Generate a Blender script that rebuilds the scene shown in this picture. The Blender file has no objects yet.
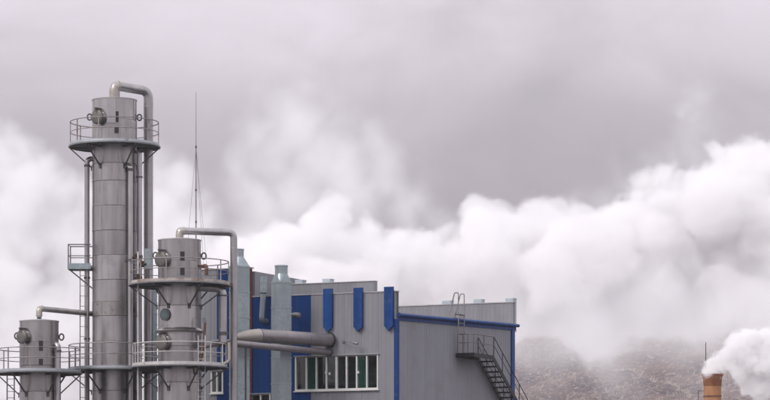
import bpy, math, random
import numpy as np
from mathutils import Vector, Matrix
random.seed(7)
RNG = np.random.default_rng(11)
S = bpy.context.scene
COL = S.collection
R = math.radians
PI = math.pi

# ------------------------------------------------------------------ camera
FOC, CX, HOR = 3200.0, 385.0, 560.0          # focal length in photo pixels, centre, horizon row
CAM_Z = 2.0
cd = bpy.data.cameras.new('camera')
cam = bpy.data.objects.new('camera', cd); COL.objects.link(cam)
cam.location = (0, 0, CAM_Z); cam.rotation_euler = (PI / 2, 0, 0)
cd.sensor_width = 36.0; cd.lens = 36.0 * FOC / 770.0
cd.shift_y = (HOR - 200.0) / 770.0
cd.clip_start = 1.0; cd.clip_end = 20000
S.camera = cam

# ------------------------------------------------------------------ sky and sun (overcast)
SUN_EL, SUN_AZ = 42.0, -50.0                 # sun up left, behind the camera
W = bpy.data.worlds.new('World'); S.world = W; W.use_nodes = True
wn, wl = W.node_tree.nodes, W.node_tree.links
wn.clear()
w_out = wn.new('ShaderNodeOutputWorld'); w_bg = wn.new('ShaderNodeBackground')
sky = wn.new('ShaderNodeTexSky'); sky.sky_type = 'NISHITA'; sky.sun_disc = False
sky.sun_elevation = R(SUN_EL); sky.sun_rotation = R(180 + SUN_AZ * -1)
sky.dust_density = 4.0; sky.air_density = 1.0
w_tc = wn.new('ShaderNodeTexCoord'); w_sep = wn.new('ShaderNodeSeparateXYZ')
wl.new(w_tc.outputs['Generated'], w_sep.inputs[0])
w_map = wn.new('ShaderNodeMapping'); w_map.inputs['Scale'].default_value = (7, 7, 11)
wl.new(w_tc.outputs['Generated'], w_map.inputs[0])
w_no = wn.new('ShaderNodeTexNoise'); w_no.inputs['Scale'].default_value = 1.0
w_no.inputs['Detail'].default_value = 6; w_no.inputs['Roughness'].default_value = 0.55; w_no.inputs['Distortion'].default_value = 0.6
wl.new(w_map.outputs[0], w_no.inputs['Vector'])
w_ma = wn.new('ShaderNodeMath'); w_ma.operation = 'MULTIPLY_ADD'     # elevation wobbles with the cloud noise
w_ma.inputs[1].default_value = 0.05
wl.new(w_no.outputs['Fac'], w_ma.inputs[0]); wl.new(w_sep.outputs['Z'], w_ma.inputs[2])
w_rp = wn.new('ShaderNodeValToRGB')
CLOUD = [(0.0, 0.40), (0.125, 0.415), (0.165, 0.53), (0.205, 0.80), (0.35, 1.0), (1.0, 1.15)]
while len(w_rp.color_ramp.elements) < len(CLOUD): w_rp.color_ramp.elements.new(0.5)
for e, (p, v) in zip(w_rp.color_ramp.elements, CLOUD):
    e.position = p; t_ = min(p / 0.35, 1.0)                     # mauve near the horizon, neutral overhead
    e.color = (v * (1.04 - 0.05 * t_), v * (0.905 + 0.06 * t_), v * (1.03 + 0.005 * t_), 1)
wl.new(w_ma.outputs[0], w_rp.inputs[0])
w_sk = wn.new('ShaderNodeVectorMath'); w_sk.operation = 'SCALE'; w_sk.inputs['Scale'].default_value = 0.05
wl.new(sky.outputs[0], w_sk.inputs[0])
w_mx = wn.new('ShaderNodeMix'); w_mx.data_type = 'RGBA'; w_mx.inputs[0].default_value = 0.92   # cloud cover
w_m2 = wn.new('ShaderNodeMapping'); w_m2.inputs['Scale'].default_value = (22, 22, 30)
wl.new(w_tc.outputs['Generated'], w_m2.inputs[0])
w_n2 = wn.new('ShaderNodeTexNoise'); w_n2.inputs['Scale'].default_value = 1.0; w_n2.inputs['Detail'].default_value = 6; w_n2.inputs['Distortion'].default_value = 0.8
wl.new(w_m2.outputs[0], w_n2.inputs['Vector'])
w_r2 = wn.new('ShaderNodeMapRange'); w_r2.inputs[1].default_value = 0.3; w_r2.inputs[2].default_value = 0.7; w_r2.inputs[3].default_value = 0.92; w_r2.inputs[4].default_value = 1.09
wl.new(w_n2.outputs['Fac'], w_r2.inputs[0])
w_s2 = wn.new('ShaderNodeVectorMath'); w_s2.operation = 'SCALE'
wl.new(w_rp.outputs[0], w_s2.inputs[0]); wl.new(w_r2.outputs[0], w_s2.inputs['Scale'])
wl.new(w_sk.outputs[0], w_mx.inputs[6]); wl.new(w_s2.outputs[0], w_mx.inputs[7])
wl.new(w_mx.outputs[2], w_bg.inputs[0]); w_bg.inputs[1].default_value = 1.0
wl.new(w_bg.outputs[0], w_out.inputs[0])

sd = bpy.data.lights.new('sun', 'SUN'); sd.energy = 1.5; sd.angle = R(26); sd.color = (1.0, 0.955, 0.92)
sun = bpy.data.objects.new('sun', sd); COL.objects.link(sun)
sdir = Vector((math.sin(R(SUN_AZ)) * math.cos(R(SUN_EL)), -math.cos(R(SUN_AZ)) * math.cos(R(SUN_EL)), math.sin(R(SUN_EL))))
sun.rotation_euler = sdir.to_track_quat('Z', 'Y').to_euler()
sun.location = sdir * 200

S.view_settings.view_transform = 'Standard'; S.view_settings.look = 'None'
S.view_settings.exposure = 0.11; S.view_settings.gamma = 1.0
S.view_settings.use_curve_mapping = False
S.render.engine = 'CYCLES'
cy = S.cycles
cy.max_bounces = 12; cy.diffuse_bounces = 3; cy.glossy_bounces = 3; cy.transmission_bounces = 4
cy.transparent_max_bounces = 8; cy.volume_bounces = 10
cy.volume_step_rate = 2.0; cy.volume_max_steps = 512
cy.use_denoising = True

# ------------------------------------------------------------------ pixel helpers (photo pixel + depth -> metres)
def PX(x, D): return (x - CX) / FOC * D
def PZ(y, D): return CAM_Z + (HOR - y) / FOC * D

# ------------------------------------------------------------------ materials
def new_mat(name):
    m = bpy.data.materials.new(name); m.use_nodes = True
    return m, m.node_tree.nodes, m.node_tree.links, m.node_tree.nodes['Principled BSDF']
def surf(name, col, rough=0.5, metal=0.0, var=0.25, scale=(3, 3, 3), dark=None, patch=None, patch_at=(0.55, 0.7),
         patch_scale=2.5, bump=0.0, rand=0.08, spec=0.5, streak=0.0, runs=None, runs_at=(0.60, 0.74), runs_fac=0.55):
    """colour with grain, weathered patches (their own colour), vertical run-off streaks and a small change per piece"""
    m, n, l, b = new_mat(name)
    tc = n.new('ShaderNodeTexCoord'); oi = n.new('ShaderNodeObjectInfo')
    off = n.new('ShaderNodeVectorMath'); off.operation = 'MULTIPLY_ADD'
    off.inputs[1].default_value = (37, 23, 51)
    cmb = n.new('ShaderNodeCombineXYZ')
    for i in range(3): l.new(oi.outputs['Random'], cmb.inputs[i])
    l.new(cmb.outputs[0], off.inputs[0]); l.new(tc.outputs['Object'], off.inputs[2])
    mp = n.new('ShaderNodeMapping'); mp.inputs['Scale'].default_value = scale
    l.new(off.outputs[0], mp.inputs[0])
    no = n.new('ShaderNodeTexNoise'); no.inputs['Scale'].default_value = 1; no.inputs['Detail'].default_value = 6
    no.inputs['Roughness'].default_value = 0.6
    l.new(mp.outputs[0], no.inputs['Vector'])
    rp = n.new('ShaderNodeMapRange'); rp.inputs[1].default_value = 0.3; rp.inputs[2].default_value = 0.7
    rp.inputs[3].default_value = 1 - var; rp.inputs[4].default_value = 1 + var
    l.new(no.outputs['Fac'], rp.inputs[0])
    rr = n.new('ShaderNodeMapRange'); rr.inputs[3].default_value = 1 - rand; rr.inputs[4].default_value = 1 + rand
    l.new(oi.outputs['Random'], rr.inputs[0])
    mu = n.new('ShaderNodeMath'); mu.operation = 'MULTIPLY'
    l.new(rp.outputs[0], mu.inputs[0]); l.new(rr.outputs[0], mu.inputs[1])
    fac = mu.outputs[0]
    if streak > 0:
        m2 = n.new('ShaderNodeMapping'); m2.inputs['Scale'].default_value = (3.2, 3.2, 0.12)
        l.new(off.outputs[0], m2.inputs[0])
        n2 = n.new('ShaderNodeTexNoise'); n2.inputs['Scale'].default_value = 1; n2.inputs['Detail'].default_value = 4
        l.new(m2.outputs[0], n2.inputs['Vector'])
        r2 = n.new('ShaderNodeMapRange'); r2.inputs[1].default_value = 0.35; r2.inputs[2].default_value = 0.65
        r2.inputs[3].default_value = 1 - streak; r2.inputs[4].default_value = 1 + streak * 0.6
        l.new(n2.outputs['Fac'], r2.inputs[0])
        m3 = n.new('ShaderNodeMath'); m3.operation = 'MULTIPLY'
        l.new(fac, m3.inputs[0]); l.new(r2.outputs[0], m3.inputs[1]); fac = m3.outputs[0]
    sc = n.new('ShaderNodeVectorMath'); sc.operation = 'SCALE'; sc.inputs[0].default_value = col
    l.new(fac, sc.inputs['Scale']); out = sc.outputs[0]
    if patch is not None:
        n4 = n.new('ShaderNodeTexNoise'); n4.inputs['Scale'].default_value = patch_scale; n4.inputs['Detail'].default_value = 7
        n4.inputs['Roughness'].default_value = 0.65
        l.new(off.outputs[0], n4.inputs['Vector'])
        r4 = n.new('ShaderNodeMapRange'); r4.inputs[1].default_value = patch_at[0]; r4.inputs[2].default_value = patch_at[1]
        l.new(n4.outputs['Fac'], r4.inputs[0])
        mx = n.new('ShaderNodeMix'); mx.data_type = 'RGBA'
        l.new(r4.outputs[0], mx.inputs[0]); l.new(out, mx.inputs[6]); mx.inputs[7].default_value = (*patch, 1)
        out = mx.outputs[2]
    if runs is not None:                      # rust and leak stains running down
        m5 = n.new('ShaderNodeMapping'); m5.inputs['Scale'].default_value = (4.5, 4.5, 0.45)
        l.new(off.outputs[0], m5.inputs[0])
        n5 = n.new('ShaderNodeTexNoise'); n5.inputs['Scale'].default_value = 1; n5.inputs['Detail'].default_value = 7; n5.inputs['Roughness'].default_value = 0.6
        l.new(m5.outputs[0], n5.inputs['Vector'])
        r5 = n.new('ShaderNodeMapRange'); r5.inputs[1].default_value = runs_at[0]; r5.inputs[2].default_value = runs_at[1]; r5.inputs[4].default_value = runs_fac
        l.new(n5.outputs['Fac'], r5.inputs[0])
        x5 = n.new('ShaderNodeMix'); x5.data_type = 'RGBA'
        l.new(r5.outputs[0], x5.inputs[0]); l.new(out, x5.inputs[6]); x5.inputs[7].default_value = (*runs, 1)
        out = x5.outputs[2]
    l.new(out, b.inputs['Base Color'])
    b.inputs['Metallic'].default_value = metal
    b.inputs['Specular IOR Level'].default_value = spec
    rg = n.new('ShaderNodeMapRange'); rg.inputs[3].default_value = max(rough - 0.1, 0.05); rg.inputs[4].default_value = min(rough + 0.12, 1)
    l.new(no.outputs['Fac'], rg.inputs[0]); l.new(rg.outputs[0], b.inputs['Roughness'])
    if bump > 0:
        bp = n.new('ShaderNodeBump'); bp.inputs['Strength'].default_value = bump; bp.inputs['Distance'].default_value = 0.02
        l.new(no.outputs['Fac'], bp.inputs['Height']); l.new(bp.outputs[0], b.inputs['Normal'])
    return m

M = {}
RUST = (0.16, 0.075, 0.04)
M['clad'] = surf('aluminium_cladding', (0.42, 0.402, 0.40), 0.29, 0.92, 0.10, (1.2, 1.2, 0.5), patch=(0.28, 0.26, 0.26), patch_at=(0.54, 0.85), patch_scale=0.9, rand=0.14, streak=0.13, bump=0.12, runs=(0.20, 0.15, 0.125))
M['clad_worn'] = surf('worn_painted_band', (0.41, 0.385, 0.375), 0.36, 0.9, 0.12, (1.2, 1.2, 0.5), patch=(0.13, 0.13, 0.135), patch_at=(0.53, 0.60), patch_scale=2.2, rand=0.1, streak=0.1)
M['core'] = surf('dark_lap_joint', (0.10, 0.095, 0.095), 0.7, 0.2)
M['pipe'] = surf('pipe_jacket', (0.43, 0.415, 0.42), 0.30, 0.85, 0.12, (2, 2, 1), runs=(0.22, 0.15, 0.11), patch=(0.30, 0.28, 0.27), patch_at=(0.55, 0.85), patch_scale=1.6, rand=0.10, streak=0.12)
M['fatpipe'] = surf('mauve_pipe_jacket', (0.28, 0.255, 0.265), 0.36, 0.6, 0.10, (2, 2, 2), patch=(0.22, 0.18, 0.18), patch_at=(0.55, 0.85), patch_scale=1.2)
M['elbow'] = surf('pale_elbow', (0.44, 0.41, 0.37), 0.42, 0.5, 0.10, (3, 3, 3), patch=(0.33, 0.29, 0.25), patch_at=(0.55, 0.8))
M['cover'] = surf('manhole_cover', (0.165, 0.155, 0.145), 0.5, 0.4, 0.15, (3, 3, 3), patch=(0.20, 0.18, 0.15), patch_at=(0.55, 0.8))
M['deck'] = surf('galvanised_deck', (0.46, 0.49, 0.52), 0.5, 0.4, 0.15, (2, 2, 2), patch=RUST, patch_at=(0.58, 0.74), patch_scale=1.5)
M['deckrust'] = surf('rusty_deck', (0.44, 0.41, 0.39), 0.6, 0.2, 0.18, (2, 2, 2), patch=(0.22, 0.12, 0.07), patch_at=(0.48, 0.66), patch_scale=1.7)
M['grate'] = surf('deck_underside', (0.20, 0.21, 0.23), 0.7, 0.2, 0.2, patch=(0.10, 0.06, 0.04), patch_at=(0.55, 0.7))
M['rail'] = surf('rail_steel', (0.30, 0.28, 0.285), 0.5, 0.3, 0.2, (4, 4, 4), patch=RUST, patch_at=(0.52, 0.68), patch_scale=2.0)
M['railwhite'] = surf('pale_rail', (0.56, 0.54, 0.53), 0.5, 0.2, 0.15, (4, 4, 4), patch=(0.30, 0.20, 0.14), patch_at=(0.56, 0.7), patch_scale=2.0)
M['strut'] = surf('bracket_steel', (0.11, 0.105, 0.11), 0.55, 0.3, 0.2, (4, 4, 4), patch=RUST, patch_at=(0.55, 0.7))
M['darkmetal'] = surf('dark_metal', (0.035, 0.033, 0.035), 0.5, 0.3, 0.2)
M['rusty'] = surf('rusty_iron', (0.15, 0.075, 0.05), 0.75, 0.1, 0.35, (5, 5, 5))
M['galv'] = surf('galvanised_duct', (0.36, 0.42, 0.44), 0.36, 0.7, 0.14, (2.5, 2.5, 2.5), patch=(0.30, 0.345, 0.36), patch_at=(0.48, 0.62), patch_scale=5, rand=0.12, streak=0.08)
M['grey'] = surf('grey_wall_cladding', (0.265, 0.265, 0.292), 0.55, 0.0, 0.06, (0.6, 0.6, 0.4), patch=(0.215, 0.21, 0.225), patch_at=(0.52, 0.8), patch_scale=0.7, rand=0.05, streak=0.05, spec=0.3, runs=(0.16, 0.145, 0.145), runs_fac=0.3)
M['greyside'] = M['grey']
M['blue'] = surf('blue_wall_cladding', (0.0015, 0.038, 0.165), 0.6, 0.0, 0.10, (0.6, 0.6, 0.4), rand=0.07, streak=0.16, spec=0.2, runs=(0.03, 0.05, 0.12), runs_fac=0.5)
M['bluetrim'] = surf('blue_trim', (0.0015, 0.046, 0.205), 0.5, 0.0, 0.10, (2, 2, 2), patch=(0.035, 0.08, 0.20), patch_at=(0.52, 0.75), rand=0.08, spec=0.25, streak=0.2, runs=(0.05, 0.07, 0.14))
M['coping'] = surf('coping_metal', (0.42, 0.41, 0.42), 0.5, 0.3, 0.1)
M['vent'] = surf('pale_roof_vent', (0.48, 0.53, 0.57), 0.45, 0.2, 0.1)
M['redtrim'] = surf('dark_red_paint', (0.11, 0.016, 0.018), 0.5, 0.0, 0.15)
M['white'] = surf('white_window_frame', (0.72, 0.71, 0.68), 0.4, 0.0, 0.06, (3, 3, 3), patch=(0.5, 0.46, 0.40), patch_at=(0.6, 0.8))
M['room'] = surf('dark_room_wall', (0.11, 0.15, 0.165), 0.9, 0.0, 0.2)
M['curtain'] = surf('green_curtain', (0.03, 0.30, 0.215), 0.9, 0.0, 0.2, (8, 8, 0.6))
M['palecurtain'] = surf('grey_curtain', (0.17, 0.18, 0.185), 0.9, 0.0, 0.25, (8, 8, 0.6))
M['stairdark'] = surf('dark_stair_steel', (0.014, 0.014, 0.017), 0.55, 0.0, 0.25, (3, 3, 3), patch=(0.04, 0.028, 0.024), patch_at=(0.58, 0.75))
M['stairlight'] = surf('worn_stair_steel', (0.13, 0.125, 0.125), 0.5, 0.3, 0.25, (3, 3, 3))
M['terra'] = surf('terracotta_render', (0.37, 0.175, 0.08), 0.75, 0.0, 0.16, (1.5, 1.5, 0.6), patch=(0.30, 0.11, 0.045), patch_at=(0.5, 0.8), patch_scale=1.2, streak=0.15, bump=0.2)
M['lamp'] = surf('lamp_housing', (0.22, 0.22, 0.23), 0.4, 0.3)
M['roof'] = surf('roof_sheet', (0.22, 0.22, 0.23), 0.6, 0.1)
M['ground'] = surf('pale_bounce_gravel', (0.36, 0.345, 0.34), 0.9, 0.0, 0.3, (0.2, 0.2, 0.2), patch=(0.62, 0.62, 0.63), patch_at=(0.45, 0.55), patch_scale=0.03)  # out of view, made pale to bounce light up under the steam

def glass():
    m, n, l, b = new_mat('window_glass')
    n.remove(b)
    o = n['Material Output']
    t = n.new('ShaderNodeBsdfTransparent'); t.inputs[0].default_value = (0.80, 0.88, 0.88, 1)
    g = n.new('ShaderNodeBsdfGlossy'); g.inputs['Roughness'].default_value = 0.04
    f = n.new('ShaderNodeFresnel'); f.inputs[0].default_value = 1.7
    mx = n.new('ShaderNodeMixShader')
    l.new(f.outputs[0], mx.inputs[0]); l.new(t.outputs[0], mx.inputs[1]); l.new(g.outputs[0], mx.inputs[2])
    l.new(mx.outputs[0], o.inputs['Surface'])
    return m
M['glass'] = glass()

# ------------------------------------------------------------------ mesh helpers
class MB:
    def __init__(s): s.v = []; s.f = []; s.sm = []
    def add(s, vs, fs, smooth=False):
        o = len(s.v); s.v += [tuple(p) for p in vs]
        for f in fs: s.f.append(tuple(o + i for i in f)); s.sm.append(smooth)
    def box(s, x0, x1, y0, y1, z0, z1):
        s.add([(x0,y0,z0),(x1,y0,z0),(x1,y1,z0),(x0,y1,z0),(x0,y0,z1),(x1,y0,z1),(x1,y1,z1),(x0,y1,z1)],
              [(0,3,2,1),(4,5,6,7),(0,1,5,4),(1,2,6,5),(2,3,7,6),(3,0,4,7)])
        return s
    def bar(s, a, b, w, h, up=(0, 0, 1)):
        a, b = Vector(a), Vector(b); d = (b - a).normalized(); up = Vector(up)
        if abs(d.dot(up)) > 0.98: up = Vector((0, 1, 0))
        q = d.cross(up).normalized(); r = q.cross(d).normalized()
        vs = [p + q * i * w / 2 + r * j * h / 2 for p in (a, b) for i, j in ((-1,-1),(1,-1),(1,1),(-1,1))]
        s.add(vs, [(0,1,2,3),(7,6,5,4),(0,4,5,1),(1,5,6,2),(2,6,7,3),(3,7,4,0)])
        return s
    def tube(s, pts, r, seg=12, cap=True, closed=False):
        pts = [Vector(p) for p in pts]; n = len(pts)
        rs = r if isinstance(r, (list, tuple)) else [r] * n
        tang = []
        for i in range(n):
            if closed: t = pts[(i + 1) % n] - pts[i - 1]
            else: t = pts[min(i + 1, n - 1)] - pts[max(i - 1, 0)]
            tang.append(t.normalized())
        ref = Vector((0, 0, 1)) if abs(tang[0].z) < 0.9 else Vector((0, 1, 0))
        q = tang[0].cross(ref).normalized(); vs = []
        for i in range(n):
            q = (q - tang[i] * q.dot(tang[i])).normalized(); w = tang[i].cross(q)
            for k in range(seg):
                a = 2 * PI * k / seg
                vs.append(pts[i] + (q * math.cos(a) + w * math.sin(a)) * rs[i])
        fs = []
        for i in range(n if closed else n - 1):
            j = (i + 1) % n
            for k in range(seg):
                k2 = (k + 1) % seg
                fs.append((i*seg+k, i*seg+k2, j*seg+k2, j*seg+k))
        s.add(vs, fs, True)
        if cap and not closed:
            s.add(vs[:seg], [tuple(range(seg))[::-1]]); s.add(vs[-seg:], [tuple(range(seg))])
        return s
    def lathe(s, prof, seg=48, a0=0.0, a1=2 * PI, smooth=True, close=False):
        full = abs(a1 - a0 - 2 * PI) < 1e-6; n = seg if full else seg + 1
        vs = []
        for i in range(n):
            a = a0 + (a1 - a0) * i / seg
            vs += [(r * math.cos(a), r * math.sin(a), z) for r, z in prof]
        m = len(prof); fs = []
        for i in range(seg):
            j = (i + 1) % n
            for k in range(m if close else m - 1):
                k2 = (k + 1) % m
                fs.append((i*m+k, j*m+k, j*m+k2, i*m+k2))
        s.add(vs, fs, smooth)
        if close and not full:
            s.add(vs[:m], [tuple(range(m))]); s.add(vs[-m:], [tuple(range(m))[::-1]])
        return s
    def mesh(s, name, mat):
        me = bpy.data.meshes.new(name); me.from_pydata(s.v, [], s.f)
        me.polygons.foreach_set('use_smooth', s.sm)
        if mat: me.materials.append(M[mat] if isinstance(mat, str) else mat)
        import bmesh
        bm = bmesh.new(); bm.from_mesh(me); bmesh.ops.recalc_face_normals(bm, faces=bm.faces); bm.to_mesh(me); bm.free()
        if any(s.sm): me.set_sharp_from_angle(angle=R(35))
        return me
    def build(s, name, mat, parent=None): return inst(name, s.mesh(name, mat), parent)
def inst(name, me, parent=None, loc=(0, 0, 0), rz=0.0):
    o = bpy.data.objects.new(name, me); COL.objects.link(o); o.parent = parent
    o.location = loc; o.rotation_euler = (0, 0, rz)
    return o
def thing(name, label, cat, loc=(0, 0, 0), rz=0.0, group=None):
    o = bpy.data.objects.new(name, None); COL.objects.link(o); o.location = loc; o.rotation_euler = (0, 0, rz)
    o.empty_display_size = 0.5
    return tag(o, label, cat, group)
def tag(o, label=None, cat=None, group=None, kind=None):
    for k, v in (('label', label), ('category', cat), ('group', group), ('kind', kind)):
        if v: o[k] = v
    return o
def part(name, parent): 
    o = bpy.data.objects.new(name, None); COL.objects.link(o); o.parent = parent; return o
def fillet(pts, rad, n=7):
    pts = [Vector(p) for p in pts]; out = [pts[0]]
    for i in range(1, len(pts) - 1):
        a, b, c = pts[i - 1], pts[i], pts[i + 1]
        u, w = (a - b), (c - b); ang = u.angle(w)
        t = min(rad / math.tan(ang / 2), u.length * 0.48, w.length * 0.48)
        p, q = b + u.normalized() * t, b + w.normalized() * t
        for k in range(n + 1):
            f = k / n; out.append((p * (1 - f) + b * f) * (1 - f) + (b * (1 - f) + q * f) * f)
    out.append(pts[-1]); return out
def fbm2(x, y, freq, octv=5, seed=0, gain=0.5):
    """value noise over arrays"""
    rs = np.random.default_rng(seed); tot = np.zeros_like(x, dtype=float); amp = 1.0
    for o in range(octv):
        g = rs.random((256, 256)); fx, fy = x * freq + 17.3 * o, y * freq + 9.1 * o
        ix, iy = np.floor(fx).astype(int), np.floor(fy).astype(int); dx, dy = fx - ix, fy - iy
        dx, dy = dx * dx * (3 - 2 * dx), dy * dy * (3 - 2 * dy)
        G = lambda a, b: g[a % 256, b % 256]
        tot += amp * ((G(ix, iy) * (1 - dx) + G(ix + 1, iy) * dx) * (1 - dy) + (G(ix, iy + 1) * (1 - dx) + G(ix + 1, iy + 1) * dx) * dy - 0.5)
        amp *= gain; freq *= 2.03
    return tot

# ================================================================== SETTING
GX = 2500
g = MB(); g.add([(-GX, -200, 0), (GX, -200, 0), (GX, 3200, 0), (-GX, 3200, 0)], [(0, 1, 2, 3)])
tag(g.build('ground', 'ground'), kind='structure')
M['yard_absorber'] = surf('dark_yard_absorber', (0.055, 0.053, 0.053), 0.85, 0.0, 0.3, (0.5, 0.5, 0.5), patch=(0.09, 0.085, 0.08), patch_at=(0.5, 0.7), patch_scale=0.1)  # unseen dark sheet, added to cut bounce light under columns and pipes
y_ = MB(); y_.add([(-140, 30, 0.004), (140, 30, 0.004), (140, 245, 0.004), (-140, 245, 0.004)], [(0, 1, 2, 3)])
tag(y_.build('added_yard_absorber', 'yard_absorber'), kind='structure')

def hill():
    xs = np.concatenate([np.linspace(-700, -60, 60, endpoint=False), np.linspace(-60, 110, 240, endpoint=False), np.linspace(110, 800, 70)])
    ys = np.concatenate([np.linspace(430, 540, 30, endpoint=False), np.linspace(540, 680, 170, endpoint=False), np.linspace(680, 1100, 40)])
    X, Y = np.meshgrid(xs, ys)
    t = np.clip((Y - 455) / 290, 0, 1)
    base = 66 * (t ** 1.05) * (1 - 0.12 * t)
    big = fbm2(X, Y, 1 / 70, 4, 3) * 10 + fbm2(X * 1.6 + Y, Y, 1 / 22, 4, 5) * 4.5
    rid = (1 - np.abs(fbm2(X + 0.5 * Y, Y * 0.7, 1 / 13, 4, 9)) * 2) * 2.2
    Z = -1.5 + base + (big + rid) * np.clip((Y - 440) / 60, 0, 1)
    fade = np.clip((1100 - Y) / 250, 0, 1) * np.clip((700 - np.abs(X)) / 200, 0, 1)
    Z = np.where(fade < 1, Z * fade - 1.5 * (1 - fade), Z)
    Z = np.minimum(Z, 72)
    Z = Z * np.clip((X + 40) / 60, 0, 1) ** 2 * 1.0 - 1.5 * (X < -40)
    ny, nx = X.shape
    v = np.stack([X, Y, Z], -1).reshape(-1, 3)
    i = np.arange((ny - 1) * (nx - 1)); r, c = i // (nx - 1), i % (nx - 1); a = r * nx + c
    f = np.stack([a, a + 1, a + nx + 1, a + nx], -1)
    me = bpy.data.meshes.new('hill'); me.from_pydata(v.tolist(), [], f.tolist())
    me.polygons.foreach_set('use_smooth', [True] * len(f))
    m, n, l, b = new_mat('rocky_hillside')
    ge = n.new('ShaderNodeNewGeometry')
    mp = n.new('ShaderNodeMapping'); mp.inputs['Scale'].default_value = (0.5, 0.5, 0.9); mp.inputs['Rotation'].default_value = (0, 0, 0.5)
    l.new(ge.outputs['Position'], mp.inputs[0])
    n1 = n.new('ShaderNodeTexNoise'); n1.inputs['Scale'].default_value = 0.10; n1.inputs['Detail'].default_value = 8; n1.inputs['Roughness'].default_value = 0.62
    n1.inputs['Distortion'].default_value = 0.8
    l.new(mp.outputs[0], n1.inputs['Vector'])
    n2 = n.new('ShaderNodeTexNoise'); n2.inputs['Scale'].default_value = 1.5; n2.inputs['Detail'].default_value = 7; n2.inputs['Roughness'].default_value = 0.7
    n2.inputs['Distortion'].default_value = 1.5
    l.new(mp.outputs[0], n2.inputs['Vector'])
    r1 = n.new('ShaderNodeValToRGB')
    r1.color_ramp.elements[0].position = 0.36; r1.color_ramp.elements[0].color = (0.055, 0.046, 0.055, 1)
    r1.color_ramp.elements[1].position = 0.62; r1.color_ramp.elements[1].color = (0.165, 0.118, 0.112, 1)
    l.new(n1.outputs['Fac'], r1.inputs[0])
    r2 = n.new('ShaderNodeMapRange'); r2.inputs[1].default_value = 0.50; r2.inputs[2].default_value = 0.66
    l.new(n2.outputs['Fac'], r2.inputs[0])
    mx = n.new('ShaderNodeMix'); mx.data_type = 'RGBA'; mx.inputs[7].default_value = (0.33, 0.275, 0.255, 1)
    l.new(r2.outputs[0], mx.inputs[0]); l.new(r1.outputs[0], mx.inputs[6])
    l.new(mx.outputs[2], b.inputs['Base Color']); b.inputs['Roughness'].default_value = 0.95; b.inputs['Specular IOR Level'].default_value = 0.1
    me.materials.append(m)
    o = inst('hill', me); tag(o, kind='structure')
    # pale dry scrub scattered on the visible slope
    N = 5200
    px = RNG.uniform(0, 100, N); py = RNG.uniform(548, 650, N)
    jx = np.clip(np.searchsorted(xs, px) - 1, 0, nx - 2); jy = np.clip(np.searchsorted(ys, py) - 1, 0, ny - 2)
    pz = Z[jy, jx]
    vs, fs = [], []
    for k in range(N):
        if fbm2(np.array([px[k]]), np.array([py[k]]), 1 / 9, 3, 21)[0] < -0.12: continue
        hgt = RNG.uniform(0.5, 1.7); lean = RNG.uniform(-0.9, 0.9)
        for q in range(4):
            ax, ay = RNG.uniform(-1.0, 1.0, 2); w = RNG.uniform(0.03, 0.06)
            p0 = (px[k] + ax * 0.15, py[k] + ay * 0.15, pz[k] - 0.3)
            p1 = (px[k] + ax * 0.9 + lean, py[k] + ay * 0.6, pz[k] + hgt * RNG.uniform(0.5, 1))
            b0 = len(vs)
            vs += [(p0[0]-w, p0[1], p0[2]), (p0[0]+w, p0[1]-w, p0[2]), (p0[0], p0[1]+w, p0[2]), p1]
            fs += [(b0, b0+1, b0+3), (b0+1, b0+2, b0+3), (b0+2, b0, b0+3)]
    me = bpy.data.meshes.new('scrub'); me.from_pydata(vs, [], fs)
    me.materials.append(surf('dry_scrub', (0.42, 0.37, 0.33), 0.95, 0, 0.4, (0.1, 0.1, 0.1), spec=0.1))
    tag(inst('scrub', me), 'pale dry scrub scattered over the hazy brown hillside', 'scrub', kind='stuff')
hill()

# ================================================================== COLUMNS
def shell(root, r, ztop, seams, mat='clad', worn=()):
    MB().lathe([(0.02, 0), (r - 0.035, 0), (r - 0.035, ztop - 0.06), (0.02, ztop - 0.06)], 48).build('inner_shell', 'core', root)
    zs = [ztop] + list(seams) + [0.0]
    for i in range(len(zs) - 1):
        z1, z0 = zs[i] - (0 if i == 0 else 0.007), zs[i + 1] + 0.007
        rr = r + (0.004 if i % 2 else -0.004)
        b = MB().lathe([(r - 0.04, z0), (rr, z0), (rr, z0 + 0.05), (rr - 0.004, z0 + 0.055), (rr - 0.004, z1 - 0.01), (rr - 0.012, z1), (r - 0.04, z1)], 56)
        for k in range(3):                        # lapped vertical joints of the jacket sheets
            a = R(-150 + 62 * k + (29 if i % 2 else 0)); c, s_ = math.cos(a), math.sin(a)
            p = Vector((c * rr, s_ * rr, 0)); t = Vector((-s_, c, 0)) * 0.02; n_ = Vector((c, s_, 0)) * 0.006
            b.bar(p + Vector((0, 0, z0 + 0.02)), p + Vector((0, 0, z1 - 0.02)), 0.035, 0.014, up=(c, s_, 0))
        b.build('shell_course', 'clad_worn' if i in worn else mat, root)
    MB().lathe([(r - 0.03, ztop - 0.02), (r + 0.018, ztop - 0.02), (r + 0.018, ztop + 0.02), (r * 0.5, ztop + 0.09), (0.02, ztop + 0.11)], 48).build('top_cap', 'coping', root)

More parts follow.
